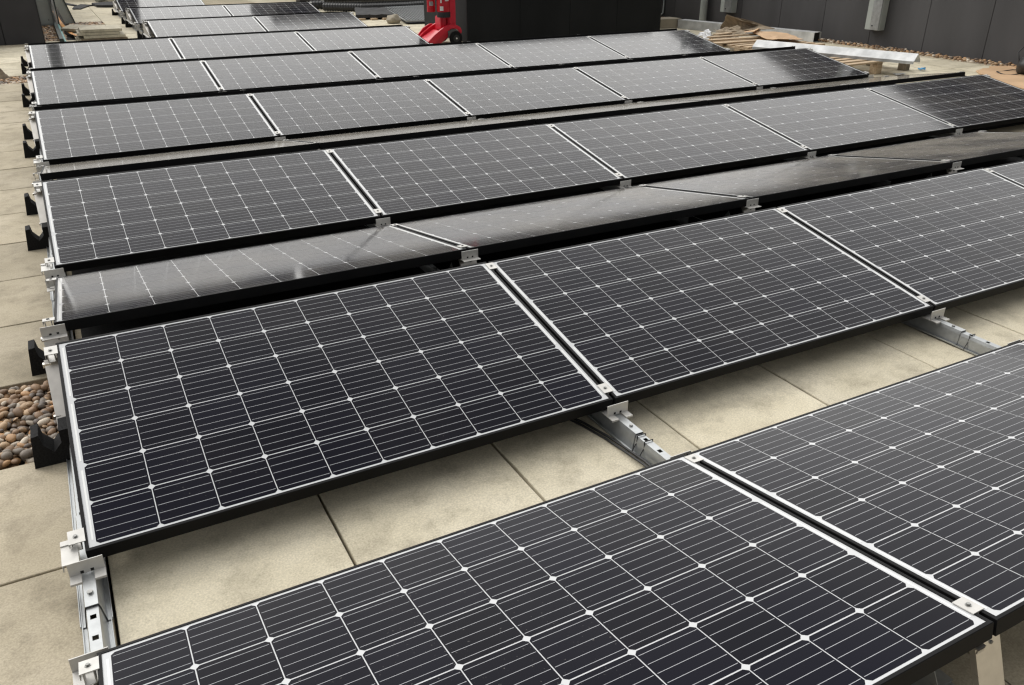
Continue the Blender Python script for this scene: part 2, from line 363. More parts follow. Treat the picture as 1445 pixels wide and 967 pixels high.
for p in upper[:298]:
    o = link('pebble', random.choice(PEBM), bed, p[:3], (random.uniform(-.5, .5), random.uniform(-.5, .5), random.uniform(0, 6.3))); o.scale = (p[3]*.80,)*3
pebble_heap('pebbles', bed, lower + upper[290:])
far_sp = scatter(X0-SX+.02, X0-.02, Y0+15*SY+.02, Y0+16*SY-.02, .036, -.012, .024)
far_sp += scatter(X0+SX+.02, X0+2*SX-.02, Y0+26*SY+.02, Y0+27*SY-.02, .05, -.012, .032)
far_sp += scatter(.21, .50, 15.2, 18.5, .04, -.02, .028)
far_sp += scatter(10.93, 11.17, 4.2, 14.6, .037, -.012, .027) + scatter(10.95, 11.15, 4.2, 14.6, .06, .012, .026)
far_sp += scatter(9.3, 10.2, 10.6, 11.6, .07, .0, .026) + scatter(5.35, 5.9, 13.2, 13.9, .05, -.0, .022)
pebble_heap('pebbles', bed, far_sp)

# ------------------------------------------------------------------ solar panel
CP, CS, CH = 0.15875, 0.1561, 0.0086
MXm, MYm = (L_-10*CP)/2, (W_-6*CP)/2
LIP, FH = 0.0095, 0.040
def frame_mesh():
    mb = MB(); i = 0.0015
    def bar(pl):                                      # four mitred bars, tiny chamfer on the outer top edge
        mb.face(pl)
    O = [(0, 0), (L_, 0), (L_, W_), (0, W_)]
    def inset(k, e): x, y = O[k]; return (x+e if x == 0 else x-e, y+e if y == 0 else y-e)
    ch = 0.0012
    for k in range(4):
        k2 = (k+1) % 4
        o0, o1 = O[k], O[k2]; c0, c1 = inset(k, ch), inset(k2, ch); l0, l1 = inset(k, LIP), inset(k2, LIP)
        mb.face([(*c0, 0), (*c1, 0), (*l1, 0), (*l0, 0)])                     # top lip
        mb.face([(*o0, -ch), (*o1, -ch), (*c1, 0), (*c0, 0)])                 # chamfer
        mb.face([(*o0, -FH), (*o1, -FH), (*o1, -ch), (*o0, -ch)])             # outer side
        mb.face([(*l0, 0), (*l1, 0), (*l1, -.008), (*l0, -.008)])             # inner step
        i0, i1 = inset(k, .003), inset(k2, .003); b0, b1 = inset(k, .028), inset(k2, .028)
        mb.face([(*i0, -.008), (*i1, -.008), (*i1, -FH+.002), (*i0, -FH+.002)])
        mb.face([(*o0, -FH), (*o1, -FH), (*b1, -FH), (*b0, -FH)])             # bottom flange
        mb.face([(*b0, -FH), (*b1, -FH), (*b1, -FH+.002), (*b0, -FH+.002)])
        mb.face([(*i0, -FH+.002), (*i1, -FH+.002), (*b1, -FH+.002), (*b0, -FH+.002)])
    me = bpy.data.meshes.new('frame'); me.from_pydata(mb.v, [], mb.f); me.materials.append(M['frame']); return me
FRAME = frame_mesh()
mb = MB(); mb.box((LIP-.001, LIP-.001, -.0065), (L_-LIP+.001, W_-LIP+.001, -.0022)); BACK = mb.mesh('backsheet', M['sheet'])
def cell_geo(mb, ox, oy, z):
    h = CS/2; g = h-.00060; c = CH
    mb.face([(ox-h+c, oy-g, z), (ox+h-c, oy-g, z), (ox+h, oy-g+c, z), (ox+h, oy+g-c, z), (ox+h-c, oy+g, z), (ox-h+c, oy+g, z), (ox-h, oy+g-c, z), (ox-h, oy-g+c, z)], 0)
    for k in range(5):
        y = oy + (-.4+.2*k)*CS; e = CS/2-.0035
        mb.face([(ox-e, y-.00065, z+.0003), (ox+e, y-.00065, z+.0003), (ox+e, y+.00065, z+.0003), (ox-e, y+.00065, z+.0003)], 1)
mb = MB(); cell_geo(mb, 0, 0, 0); CELL = mb.mesh('solar_cell', [M['cell'], M['busbar']])
mb = MB()
for i in range(10):
    for j in range(6): cell_geo(mb, MXm+(i+.5)*CP, MYm+(j+.5)*CP, 0)
CELLS = mb.mesh('solar_cells', [M['cell'], M['busbar']])
mb = MB()
for x in (MXm-.0085, L_-MXm+.0035):
    for j in range(3):
        mb.box((x, MYm+.02+j*2*CP, -.0022), (x+.005, MYm-.02+(j+1)*2*CP, -.0017))
RIB = mb.mesh('edge_ribbon', M['ribbon'])
ORD = ['leftmost', 'second from left', 'third from left', 'fourth from left', 'fifth from left', 'rightmost']
def panel(p, y, away, label, group, cells=True, dz=0.0):
    z = ZP + (W_*math.sin(TILT) if away else 0) + dz
    o = thing('solar_module', label, 'solar panel', (p*(L_+GX), y, z), ((-TILT if away else TILT)+random.uniform(-.0018, .0018), random.uniform(-.0012, .0012), 0), group)
    link('frame', FRAME, o); link('backsheet', BACK, o); link('edge_ribbon', RIB, o, kind='stuff')
    if cells:
        for i in range(10):
            for j in range(6): link('solar_cell', CELL, o, (MXm+(i+.5)*CP, MYm+(j+.5)*CP, -.0018))
    else: link('solar_cells', CELLS, o, (0, 0, -.0018), kind='stuff')
    return o
CT = W_*math.cos(TILT); RG = 0.186
# key: (y of near edge, away, first, last, description, individually built cells)
YL = {1: PITCH, 2: 2*PITCH, 3: 3*PITCH, 4: 4*PITCH, 5: 11.52, 6: 14.1, 7: 16.65, 8: 19.3}
ROWS = [
 (0.9444, True, 0, 3, 'solar panel of the nearest row, in front of the bare paving strip', 'row', 1),
 (YL[1], False, 0, 3, 'solar panel of the tilted row directly behind the bare paving strip', 'row', 1),
 (YL[1]+CT+RG, True, 0, 3, 'solar panel of the nearest thin-looking row, tipped away from viewer', 'row', 1),
 (YL[2], False, 0, 4, 'solar panel of the second camera-facing row behind the paving strip', 'row', 1),
 (YL[2]+CT+RG, True, 0, 4, 'solar panel of the second thin sliver row, reflecting pale beige', 'row', 1),
 (YL[3], False, 0, 4, 'solar panel of the third camera-facing row behind the paving strip', 'row', 1),
 (YL[3]+CT+RG, True, 0, 4, 'solar panel, only its black frame showing above the third camera-facing row', 'row', 0),
 (YL[4], False, 0, 4, 'solar panel of the farthest five-panel row, just before the black enclosure', 'row', 1),
 (YL[4]+CT+RG, True, 0, 4, 'solar panel, only its frame edge showing above the farthest five-panel row', 'row', 0),
 (YL[5], False, 0, 2, 'solar panel of the three-panel row left of the red trolley', 'row', 1),
 (YL[5]+CT+RG, True, 0, 2, 'solar panel, only its frame edge showing above the three-panel row', 'row', 0),
 (YL[6], False, 1, 2, 'solar panel of the nearest two-panel row right of the slab stack', 'row', 0),
 (YL[6]+CT+RG, True, 1, 2, 'solar panel, hidden but for its frame behind the nearest two-panel row', 'row', 0),
 (YL[7], False, 1, 2, 'solar panel of the farther two-panel row at the top left', 'row', 0),
 (YL[7]+CT+RG, True, 1, 2, 'solar panel, hidden but for its frame behind the farther two-panel row', 'row', 0),
 (YL[8], False, 1, 1, 'solar panel at the very top left, farthest in view', 'row', 0),
]
for (y, aw, a, b, desc, _g, ind) in ROWS:
    for p in range(a, b+1):
        pos = ORD[p-a] if a != b else 'lone'
        if p == b and b-a >= 1: pos = 'rightmost'
        panel(p, y, aw, pos+' '+desc, 'solar panels in rows on the roof', bool(ind))

# ------------------------------------------------------------------ mounting rails with brackets, clamps, legs, feet
def hat(mb, y0, y1, hw_b, hw_t, zt, th=.002, period=None, off=0.0, mi=0):
    """hat profile: foot flanges, sloping sides, flat top with slots"""
    prof = [(-hw_b, .004), (-hw_b*.70, .004), (-hw_t-.0035, zt*.80), (-hw_t, zt)]
    for s in (-1, 1):
        P = [(-s*x if s > 0 else x, z) for x, z in prof]
        P = [(x*1.0, z) for x, z in ([(a, b) for a, b in prof] if s < 0 else [(-a, b) for a, b in prof])]
        for k in range(len(P)-1):
            (xa, za), (xb, zb) = P[k], P[k+1]
            mb.face([(xa, y0, za), (xa, y1, za), (xb, y1, zb), (xb, y0, zb)], mi)
            nx, nz_ = (zb-za), -(xb-xa); L = math.hypot(nx, nz_) or 1; nx, nz_ = nx/L*th*(1 if s < 0 else -1), nz_/L*th*(1 if s < 0 else -1)
            mb.face([(xa+nx, y0, za+nz_), (xb+nx, y0, zb+nz_), (xb+nx, y1, zb+nz_), (xa+nx, y1, za+nz_)], mi)
        x = -hw_b if s < 0 else hw_b
        mb.box((min(x, x-s*0.0)-.001, y0, .004), (max(x, x)+.001, y1, .010), mi)   # turned-up lip
    sw = hw_t*.52; sl = .016
    if not period:
        mb.box((-hw_t, y0, zt-th), (hw_t, y1, zt), mi); return
    mb.box((-hw_t, y0, zt-th), (-sw, y1, zt), mi); mb.box((sw, y0, zt-th), (hw_t, y1, zt), mi)
    y = y0; k = math.floor((y0-off)/period)
    cuts = []
    while off+k*period < y1:
        c = off+k*period
        if c-sl/2 > y0 and c+sl/2 < y1: cuts.append(c)
        k += 1
    prev = y0
    for c in cuts: mb.box((-sw, prev, zt-th), (sw, c-sl/2, zt), mi); prev = c+sl/2
    mb.box((-sw, prev, zt-th), (sw, y1, zt), mi)
def rail_mesh(y0, y1):
    mb = MB(); hat(mb, y0, y1, .033, .0135, .062, period=.075, off=2.105); return mb.mesh('channel', M['galv'])
def bracket_mesh():
    """stop bracket: local origin on the rail top under the plate, plate faces -y"""
    mb = MB(); h, w, t = .040, .042, .0025
    mb.box((-w, -t, .010), (w, 0, .010+h))                              # upright plate
    for s in (-1, 1):
        a, b = sorted((s*.015, s*w))
        mb.box((a, -.032, .008), (b, 0, .0105)); mb.box((a, -.034, .004), (b, -.032, .0105))
    mb.box((-w, 0, .0075), (w, .055, .010))                               # tray under the frame
    mb.box((-.013, -.085, .001), (.013, -.003, .004)); mb.cyl((0, -.085, .001), .013, .003, n=14)   # tongue
    for s in (-1, 1): mb.box((s*.012-.004, -t-.0006, .012), (s*.012+.004, -t+.0001, .020), 1)
    mb.cyl((0, -.082, .004), .0105, .0015, n=14, mi=2); mb.cyl((0, -.082, .0055), .0065, .006, n=6, mi=2)
    return mb.mesh('stop_bracket', [M['alu'], M['dark'], M['bolt']])
def plain_bracket_mesh():
    mb = MB(); w = .040
    mb.box((-w, -.0025, .010), (w, 0, .048)); mb.box((-w, -.030, .008), (w, 0, .0105)); mb.box((-w, 0, .0075), (w, .05, .010))
    for s in (-1, 1): mb.box((s*.012-.004, -.0031, .014), (s*.012+.004, -.0024, .021), 1)
    return mb.mesh('stop_bracket', [M['alu'], M['dark']])
def end_bracket_mesh():
    mb = MB(); h, w, t = .040, .042, .0025
    mb.box((-w, -t, .010), (w, 0, .010+h))
    for s in (-1, 1):
        a, b = sorted((s*.015, s*w)); mb.box((a, -.034, .008), (b, 0, .0105)); mb.box((a, -.036, .004), (b, -.034, .0105))
    mb.box((-w-.008, 0, .046), (-.012, .100, .0485)); mb.box((-w-.010, 0, .028), (-w-.008, .100, .0485)); mb.box((-w-.010, .080, .0485), (-.030, .100, .052)); mb.box((-.018, .0, .010), (-.016, .09, .046))
    mb.box((-.013, -.085, .001), (.013, -.003, .004)); mb.cyl((0, -.085, .001), .013, .003, n=14)
    for s in (-1, 1): mb.box((s*.012-.004, -t-.0006, .012), (s*.012+.004, -t+.0001, .020), 1)
    mb.cyl((0, -.082, .004), .0150, .0015, n=16, mi=2); mb.cyl((0, -.082, .0055), .0075, .007, n=6, mi=2)
    return mb.mesh('stop_bracket', [M['alu'], M['dark'], M['bolt']])
def sleeve_mesh():
    mb = MB(); hat(mb, -.20, .20, .0365, .0148, .0655)
    return mb.mesh('rail_sleeve', M['galv'])
def midclamp_mesh():
    mb = MB(); mb.box((-.018, -.024, .001), (.018, .024, .0032)); mb.box((-.0035, -.022, -.035), (.0035, .022, .001))
    mb.cyl((0, 0, .0032), .0068, .0012, n=14, mi=1); mb.cyl((0, 0, .0044), .0045, .0035, n=6, mi=1)
    return mb.mesh('mid_clamp', [M['alu'], M['bolt']])
def endclamp_mesh():
    mb = MB(); mb.box((-.034, -.024, .0008), (.004, .024, .0032)); mb.box((-.036, -.024, -.012), (-.034, .024, .0032))
    mb.box((-.031, -.012, -.036), (-.029, .018, .0008)); mb.box((-.010, -.012, -.036), (-.008, .018, .0008)); mb.box((-.031, -.012, -.038), (-.008, .030, -.036))
    mb.cyl((-.018, 0, .0032), .0068, .0012, n=14, mi=1); mb.cyl((-.018, 0, .0044), .0045, .0035, n=6, mi=1)
    return mb.mesh('end_clamp', [M['alu'], M['bolt']])
def leg_mesh(dy, h):
    """ridge leg: leaning sheet from (0,0) down to (dy,-h), with hooks"""
    mb = MB(); L = math.hypot(dy, h); w = .040
    ny, nz_ = h/L*.002, dy/L*.002
    def q(s, e): return (dy*s - ny*e, -h*s - nz_*e)
    for x0, x1 in ((-w, w),):
        mb.prism([q(0, 0), q(1, 0), q(1, 1), q(0, 1)], 'x', x0, x1)
    for x in (-w, w-.002): mb.prism([q(0, 0), q(1, 0), q(1, -6), q(0, -6)], 'x', x, x+.002)
    for s, l in ((0.0, .016), (.72, .012)):
        y, z = q(s, 1); mb.box((-w-.006, y-l, z-.014), (-w+.020, y+.004, z-.010)); mb.box((-w-.006, y-l, z-.022), (-w+.016, y-l+.003, z-.010))
    mb.cyl((.010, *q(.12, 2.2)), .0045, .003, axis='y', n=10, mi=1)
    return mb.mesh('ridge_leg', [M['legsteel'], M['bolt']])
def saddle_mesh():
    P = [(-.140, 0), (-.146, .120), (-.118, .122), (-.100, .080), (-.066, .050), (-.040, .078), (-.036, .060), (.036, .060), (.040, .078), (.066, .050), (.100, .080), (.118, .122), (.146, .120), (.140, 0)]
    mb = MB(); mb.prism(P, 'y', 0, .085); return mb.mesh('rubber_foot', M['rubber'])
def saddle_left_mesh():
    P = [(-.126, 0), (-.114, .114), (-.092, .117), (-.086, .078), (-.060, .046), (-.034, .074), (-.034, .118), (.0, .120), (.0, 0)]
    mb = MB(); mb.prism(P, 'y', 0, .085); return mb.mesh('rubber_foot', M['rubber'])
def tie_mesh():
    mb = MB(); P = [(-.0345, .008), (-.019, .036), (-.0155, .040), (-.0155, .0665), (.0155, .0665), (.0155, .040), (.019, .036), (.0345, .008)]
    for a, b in zip(P, P[1:]):
        mb.tube([(a[0]*1.06, 0, a[1]), (b[0]*1.06, 0, b[1])], .0018, 6)
    return mb.mesh('cable_tie', M['black'])
def brace_mesh():
    mb = MB(); mb.prism([(.03, 0), (.20, 0), (.10, .13)], 'x', -.030, -.028); mb.box((-.030, .03, 0), (.020, .20, .002))
    return mb.mesh('brace', M['galv'])
BRC = brace_mesh()
PB = plain_bracket_mesh()
BR, EB, SL, MC, EC, SD, SDL, TIE = bracket_mesh(), end_bracket_mesh(), sleeve_mesh(), midclamp_mesh(), endclamp_mesh(), saddle_mesh(), saddle_left_mesh(), tie_mesh()
RIDGE_Z = ZP + W_*math.sin(TILT)
LEGN, LEGF = leg_mesh(-.19, .185), leg_mesh(-.072, .185)
RAILTOP = .062
def rails(p, rows_near, x, y0, y1, label, left):
    o = thing('mounting_rail', label, 'mounting rail', (x, 0, 0), (0, 0, 0), 'steel mounting rails under the panel joints')
    link('channel', rail_mesh(y0, y1), o)
    for (y, away, a, b) in rows_near:
        end = (p == a) or (p == b+1)
        for s in (.060, W_-.042):
            if away: pos = (0, y + s*math.cos(TILT), ZP + (W_-s)*math.sin(TILT)); rx = -TILT
            else: pos = (0, y + s*math.cos(TILT), ZP + s*math.sin(TILT)); rx = TILT
            if p == a: link('end_clamp', EC, o, (GX/2 if True else 0, pos[1], pos[2]), (rx, 0, 0))
            elif p == b+1:
                c = link('end_clamp', EC, o, (-GX/2, pos[1], pos[2]), (-rx, 0, math.pi))
            else: link('mid_clamp', MC, o, pos, (rx, 0, 0))
        if not away:
            link('stop_bracket', EB if left else BR, o, (0, y-.020, RAILTOP), (0, 0, 0))
            link('rail_sleeve', SL, o, (0, y+.05, .0028))
            link('ridge_leg', LEGN, o, (0, y+CT-.02, RIDGE_Z-FH-.006))
            for s in (.675, 1.375):
                if y + s < y1 and (s < 1 or (y < 12 or True)):
                    link('rubber_foot', SDL if left else SD, o, (0, y+s, 0))
        else:
            if 1.2 < y < 5: link('stop_bracket', PB, o, (0, y-.016, RIDGE_Z-FH-.012))
            link('ridge_leg', LEGF, o, (0, y+.010, RIDGE_Z-FH-.002))
            link('brace', BRC, o, (0, y+.02, RAILTOP))
            link('stop_bracket', PB, o, (-.012 if y < 1.2 and left else 0, y+CT+.018, RAILTOP), (0, 0, math.pi))
    return o
RL = [(y, aw, a, b) for (y, aw, a, b, *_r) in ROWS]
RLAB = ['leftmost galvanised mounting rail, running past the pebbles at the panels\' left ends',
        'galvanised mounting rail with black cable, emerging behind the front rows\' first panel joint',
        'galvanised mounting rail under the second panel joint, crossing the bare paving at right',
        'galvanised mounting rail hidden under the third panel joint from the left',
        'galvanised mounting rail hidden under the fourth panel joint from the left',
        'galvanised mounting rail under the right ends of the five-panel rows']
for p in range(6):
    rn = [r for r in RL if r[2] <= p <= r[3]+1 and r[0] < 13.5]
    ys = [r[0] for r in rn]; ye = max(ys)+CT+.08
    x = p*(L_+GX)-GX/2
    o = rails(p, rn, x, min(ys)-.06, ye, RLAB[p], p == 0)
    if p in (1, 2):
        for yy in ((2.09, 2.13) if p == 1 else (2.10,)): link('cable_tie', TIE, o, (0, yy, 0))
for p, lab in ((1, 'short mounting rail at left ends of the two-panel rows beyond the slab stack'),
               (2, 'short mounting rail under the middle joint of the two-panel rows'),
               (3, 'short mounting rail under the right ends of the two-panel rows')):
    rn = [r for r in RL if r[2] <= p <= r[3]+1 and r[0] > 13.5]
    ys = [r[0] for r in rn]
    rails(p, rn, p*(L_+GX)-GX/2, min(ys)-.06, max(ys)+CT+.08, lab, p == 1)
# end plates closing the triangular gable at the left of the far rows
for k in (6, 7, 8):
    mb = MB(); y = YL[k]
    mb.prism([(y+.15, .10), (y+CT-.02, RIDGE_Z-.05), (y+CT+.10, RIDGE_Z-.05), (y+CT+.10, .10)], 'x', 1.60, 1.603)
    mb.box((1.575, y+.15, .095), (1.603, y+CT+.10, .10))
    one('gable_plate', mb, M['alu'], 'pale aluminium gable plate closing the left end of the %s far two-panel row' % {6: 'nearer', 7: 'farther', 8: 'farthest'}[k] if k < 8 else 'pale aluminium gable plate at the very top left panel\'s end', 'end plate')

# added black mats under each tilted pair of rows, darkening the void there
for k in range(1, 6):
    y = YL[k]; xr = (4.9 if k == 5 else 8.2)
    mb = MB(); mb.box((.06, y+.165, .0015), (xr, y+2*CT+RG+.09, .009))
    one('added_dark_mat', mb, M['rubber'], 'added black mat darkening the ground under the %s pair of tilted rows from the front' % ['', 'first', 'second', 'third', 'fourth', 'fifth'][k], 'mat')
# cable along the second rail
mb = MB(); xr = (L_+GX)-GX/2
pts = [(xr-.16, 2.62, .012), (xr-.12, 2.50, .008), (xr-.075, 2.36, .007), (xr-.05, 2.25, .008), (xr-.043, 2.15, .014), (xr-.040, 2.05, .022), (xr-.041, 1.93, .020), (xr-.05, 1.8, .010)]
mb.tube(pts, .0045, 8); mb.tube([(x-.012, y-.01, z-.002) for x, y, z in pts], .0040, 8)
one('solar_cable', mb, M['black'], 'twin black cable tied along the galvanised rail in the bare paving strip', 'cable', smooth=True)

# ------------------------------------------------------------------ walls and buildings
wall = thing('perimeter_wall', 'long charcoal wall along the right side behind the pebble strip', 'wall')
mb = MB(); mb.box((11.19, 3.0, 0), (11.45, 14.9, 2.14)); part('wall_core', mb, M['base'], wall)
mb = MB(); mb.box((11.13, 3.0, 2.142), (11.5, 14.95, 2.19)); part('coping', mb, M['wall_dark'], wall)
ys = [3.0, 4.70, 5.62, 6.55, 7.50, 8.435, 9.37, 10.3, 11.24, 12.18, 13.1, 14.04, 14.9]
for a, b in zip(ys, ys[1:]):
    mb = MB(); mb.box((11.15, a+.003, .0), (11.19, b-.003, 2.14)); part('cladding_panel', mb, M['wall'], wall, bevel=.002)
bw = thing('corner_wall', 'dark wall return in the far corner right of the black enclosure', 'wall')
mb = MB(); mb.box((8.6, 14.9, 0), (11.15, 15.1, 2.13)); part('wall_core', mb, M['wall_dark'], bw)
enc = thing('plant_enclosure', 'large matt black plant enclosure behind the red extinguisher trolley', 'enclosure')
mb = MB(); mb.box((5.93, 12.44, 0.01), (9.53, 14.15, 1.44)); part('carcass', mb, M['box'], enc)
for k in range(4):
    a = 5.90+k*.915; mb = MB(); mb.box((a+.002, 12.40, 0.0), (a+.913, 12.44, 1.47)); part('front_panel', mb, M['box'], enc, bevel=.0015)
mb = MB(); mb.box((5.88, 12.38, 1.472), (9.60, 14.2, 1.50)); part('lid', mb, M['box'], enc)
lw = thing('stair_house', 'black clad wall corner at the far left edge', 'building')
mb = MB(); mb.box((-4.0, 15.50, 0), (.17, 22.5, 1.42)); part('wall_core', mb, M['wall_dark'], lw)
for a, b in ((-4.0, -2.6), (-2.6, -1.45), (-1.45, -.335), (-.335, .19)):
    mb = MB(); mb.box((a+.005, 15.46, 0), (b-.005, 15.50, 1.44)); part('cladding_panel', mb, M['wall_dark'], lw, bevel=.002)
mb = MB(); mb.box((.17, 15.502, 0), (.20, 22.4, 1.44)); part('side_panel', mb, M['wall_dark'], lw)
rw = thing('rear_wall', 'charcoal boundary wall closing the far end of the roof at left', 'wall')
mb = MB(); mb.box((-5, 26.2, 0), (5.58, 26.4, 2.3)); part('wall_core', mb, M['wall_dark'], rw)
mb = MB(); mb.box((-5, 26.15, 2.302), (5.58, 26.45, 2.35)); part('coping', mb, M['wall_dark'], rw)
rb = thing('rear_building', 'beige base wall of the building across the back edge of the roof', 'building')
mb = MB(); mb.box((5.6, 23.0, 0), (12.5, 26, .75)); part('plinth', mb, M['beige'], rb)
mb = MB(); mb.box((5.7, 23.1, .75), (12.4, 25.9, 4.3)); part('upper_wall', mb, M['wall_dark'], rb)
rb2 = thing('chimney_stack', 'tall dark chimney block beyond the top left panel', 'chimney')
mb = MB(); mb.box((2.0, 26.6, 0), (2.75, 27.4, 5.4)); part('shaft', mb, M['wall_dark'], rb2)
mb = MB(); mb.box((1.95, 26.55, 5.402), (2.80, 27.45, 5.5)); part('cap', mb, M['wall_dark'], rb2)

# grey columns near the left wall
o = thing('steel_column', 'upright grey painted steel duct beside the black wall corner', 'duct')
mb = MB(); mb.box((.205, 18.42, 0), (.410, 18.62, 4.6)); part('casing', mb, M['columngrey'], o, bevel=.008)
mb = MB(); mb.box((.20, 18.395, 0), (.45, 18.41, .03)); mb.box((.412, 18.40, .0), (.430, 18.64, 4.55)); part('edge_flange', mb, M['greypaint'], o)
mb = MB(); mb.cyl((.34, 18.415, .09), .012, .01, axis='y', n=8); part('bolt', mb, M['bolt'], o)
o = thing('steel_sheet', 'grey steel sheet leaning behind the orange strap', 'metal sheet')
mb = MB(); mb.prism([(.60, .0), (.76, .0), (.56, .75), (.39, .75)], 'y', 18.55, 18.61); part('sheet', mb, M['columngrey'], o)
mb = MB(); mb.prism([(.757, 0), (.775, 0), (.577, .75), (.559, .75)], 'y', 18.52, 18.64); part('folded_edge', mb, M['greenblack'], o)
mb = MB(); mb.box((.445, 18.30, 0), (.475, 18.38, 1.2)); mb.box((.478, 18.32, 0), (.505, 18.39, 1.1), 1)
one('drain_pipe', mb, [M['pvcwhite'], M['greenblack']], 'thin pale pipe standing between the two grey steel pieces', 'pipe', bevel=.003)
mb = MB(); mb.box((.40, 15.4, -.01), (.455, 18.25, .06))
one('edge_channel', mb, M['greenblack'], 'dark green steel edging running beside the pebble strip at left', 'edging', bevel=.004)
mb = MB(); mb.box((.462, 15.3, .0), (.487, 18.2, .03))
one('teal_batten', mb, M['teal'], 'slim teal strip lying along the dark edging at far left', 'strip', bevel=.003)
mb = MB()
P = [(.50, 21.0, .05), (.505, 20.0, .03), (.52, 19.1, .012), (.545, 18.1, .010), (.575, 17.2, .010), (.62, 16.6, .012), (.68, 16.15, .02)]
for a, b in zip(P, P[1:]):
    wa, wb = .028, .028
    mb.face([(a[0]-wa, a[1], a[2]), (a[0]+wa, a[1], a[2]), (b[0]+wb, b[1], b[2]), (b[0]-wb, b[1], b[2])])
    mb.face([(a[0]-wa, a[1], a[2]-.006), (a[0]+wa, a[1], a[2]-.006), (b[0]+wb, b[1], b[2]-.006), (b[0]-wb, b[1], b[2]-.006)])
    for s in (-1, 1): mb.face([(a[0]+s*wa, a[1], a[2]), (b[0]+s*wb, b[1], b[2]), (b[0]+s*wb, b[1], b[2]-.006), (a[0]+s*wa, a[1], a[2]-.006)])
one('orange_strap', mb, M['strap'], 'curved orange strap lying by the stack of slabs', 'strap')
# stack of spare slabs
st = thing('slab_stack', 'stack of weathered concrete paving slabs on the far left paving', 'slab stack')
for k, (dx, dy, a) in enumerate(((.03, .02, .02), (0, .0, -.03), (.015, .01, .01), (.0, .02, -.015))):
    mb = MB(); mb.box((.68, 15.35, 0), (1.28, 15.95, .040)); 
    part('paving_slab', mb, M['slab_old'], st, bevel=.004, loc=(dx-.01, dy, .002+k*.0435), rot=(0, 0, a*.15))
mb = MB(); mb.box((-.30, -.18, 0), (.30, .18, .04))
one('spare_slab', mb, M['slab_old'], 'single slab lying askew behind the slab stack', 'slab', bevel=.004, loc=(.82, 16.95, .035), rot=(.10, .05, -.5))
mb = MB(); mb.box((.70, 15.34, 0), (1.36, 15.40, .045))
one('timber_bearer', mb, M['woodgrey'], 'grey timber bearer in front of the slab stack', 'timber', bevel=.003)
# rubber mats flat on the far left paving
def blob(poly, z, h, seed, m, name, label, cat):
    r = random.Random(seed); P = []
    for a, b in zip(poly, poly[1:]+poly[:1]):
        for t in (0, .33, .66):
            P.append((a[0]+(b[0]-a[0])*t+r.uniform(-.02, .02), a[1]+(b[1]-a[1])*t+r.uniform(-.05, .05)))
    mb = MB(); mb.prism(P, 'z', z, z+h); return one(name, mb, m, label, cat)
blob([(.72, 24.2), (1.02, 22.9), (.92, 22.9), (.80, 23.3)], .002, .02, 1, M['felt'], 'felt_sheet', 'small dark felt scrap on paving beside the grey sheet', 'felt sheet')
blob([(.86, 21.9), (1.02, 21.75), (1.22, 22.5), (1.38, 22.8), (1.12, 23.1), (.96, 22.6)], .002, .02, 2, M['felt'], 'felt_sheet', 'long dark felt sheet lying flat on the far left paving', 'felt sheet')
blob([(1.34, 22.9), (1.40, 22.2), (1.75, 22.0), (1.95, 23.0), (1.60, 23.2)], .002, .05, 3, M['felt'], 'felt_sheet', 'folded dark felt sheet near the far left panel ends', 'felt sheet')
mb = MB(); mb.tube([(1.50, 24.0, .10), (1.9, 24.2, .14), (2.4, 24.1, .10)], .11, 10)
one('felt_roll', mb, M['greypaint'], 'grey roll lying at the top left edge', 'roll', smooth=True)
# brown lump on the left gravel square
mb = MB(); mb.cyl((-.33, 11.93, -.01), .085, .06, n=9, r2=.045); mb.cyl((-.335, 11.93, .05), .043, .065, n=7, r2=.008)
one('felt_offcut', mb, M['woodgrey'], 'crumpled brown felt peak on the small pebble square at left', 'felt offcut', bevel=.006)

# ------------------------------------------------------------------ things on and near the right wall
def downpipe():
    o = thing('downpipe', 'grey round downpipe standing against the right wall', 'pipe')
    mb = MB(); mb.cyl((11.06, 13.08, 0), .065, 2.2, n=20); part('pipe', mb, M['greypaint'], o, smooth=False)
    mb = MB(); mb.cyl((11.06, 13.08, .005), .078, .03, n=20); mb.cyl((11.06, 13.08, 1.0), .076, .05, n=20); part('collar', mb, M['greypaint'], o)
downpipe()
def cbox(y, z0, w, label):
    o = thing('trunking_box', label, 'cable trunking')
    mb = MB(); mb.box((11.03, y-w/2, z0), (11.148, y+w/2, z0+1.6)); part('body', mb, M['greypaint'], o, bevel=.004)
    mb = MB(); mb.box((11.015, y-w/2+.008, z0+.002), (11.03, y+w*.12, z0+1.6)); part('cover', mb, M['galv'], o, bevel=.003)
    mb = MB(); mb.cyl((11.006, y-.01, z0+.06), .010, .012, axis='x', n=10); part('screw', mb, M['dark'], o)
cbox(9.25, .24, .26, 'grey metal trunking box on the right wall above the pallet')
cbox(12.45, .25, .30, 'grey metal trunking box on the wall right of the downpipe')
o = thing('wall_cable', 'thin looped cable hanging in the dark corner', 'cable')
mb = MB(); mb.tube([(11.05, 14.80, .62)]+[(11.0-.14*math.cos(t)-.0, 14.84, .55-.24*math.sin(t)) for t in [k*math.pi/10 for k in range(11)]], .010, 6); part('loop', mb, M['greypaint'], o, smooth=True)
mb = MB(); mb.tube([(10.78, 14.86, 1.2), (10.78, 14.86, .12)], .012, 6); mb.box((10.72, 14.82, .14), (10.84, 14.88, .22)); part('socket', mb, M['greypaint'], o)
mb = MB(); mb.tube([(11.12, 14.35, 1.2), (11.12, 14.35, .10), (11.05, 14.33, .07), (10.9, 14.33, .06)], .018, 8)
one('conduit', mb, M['greypaint'], 'slim vertical conduit in the dark far corner', 'conduit', smooth=True)
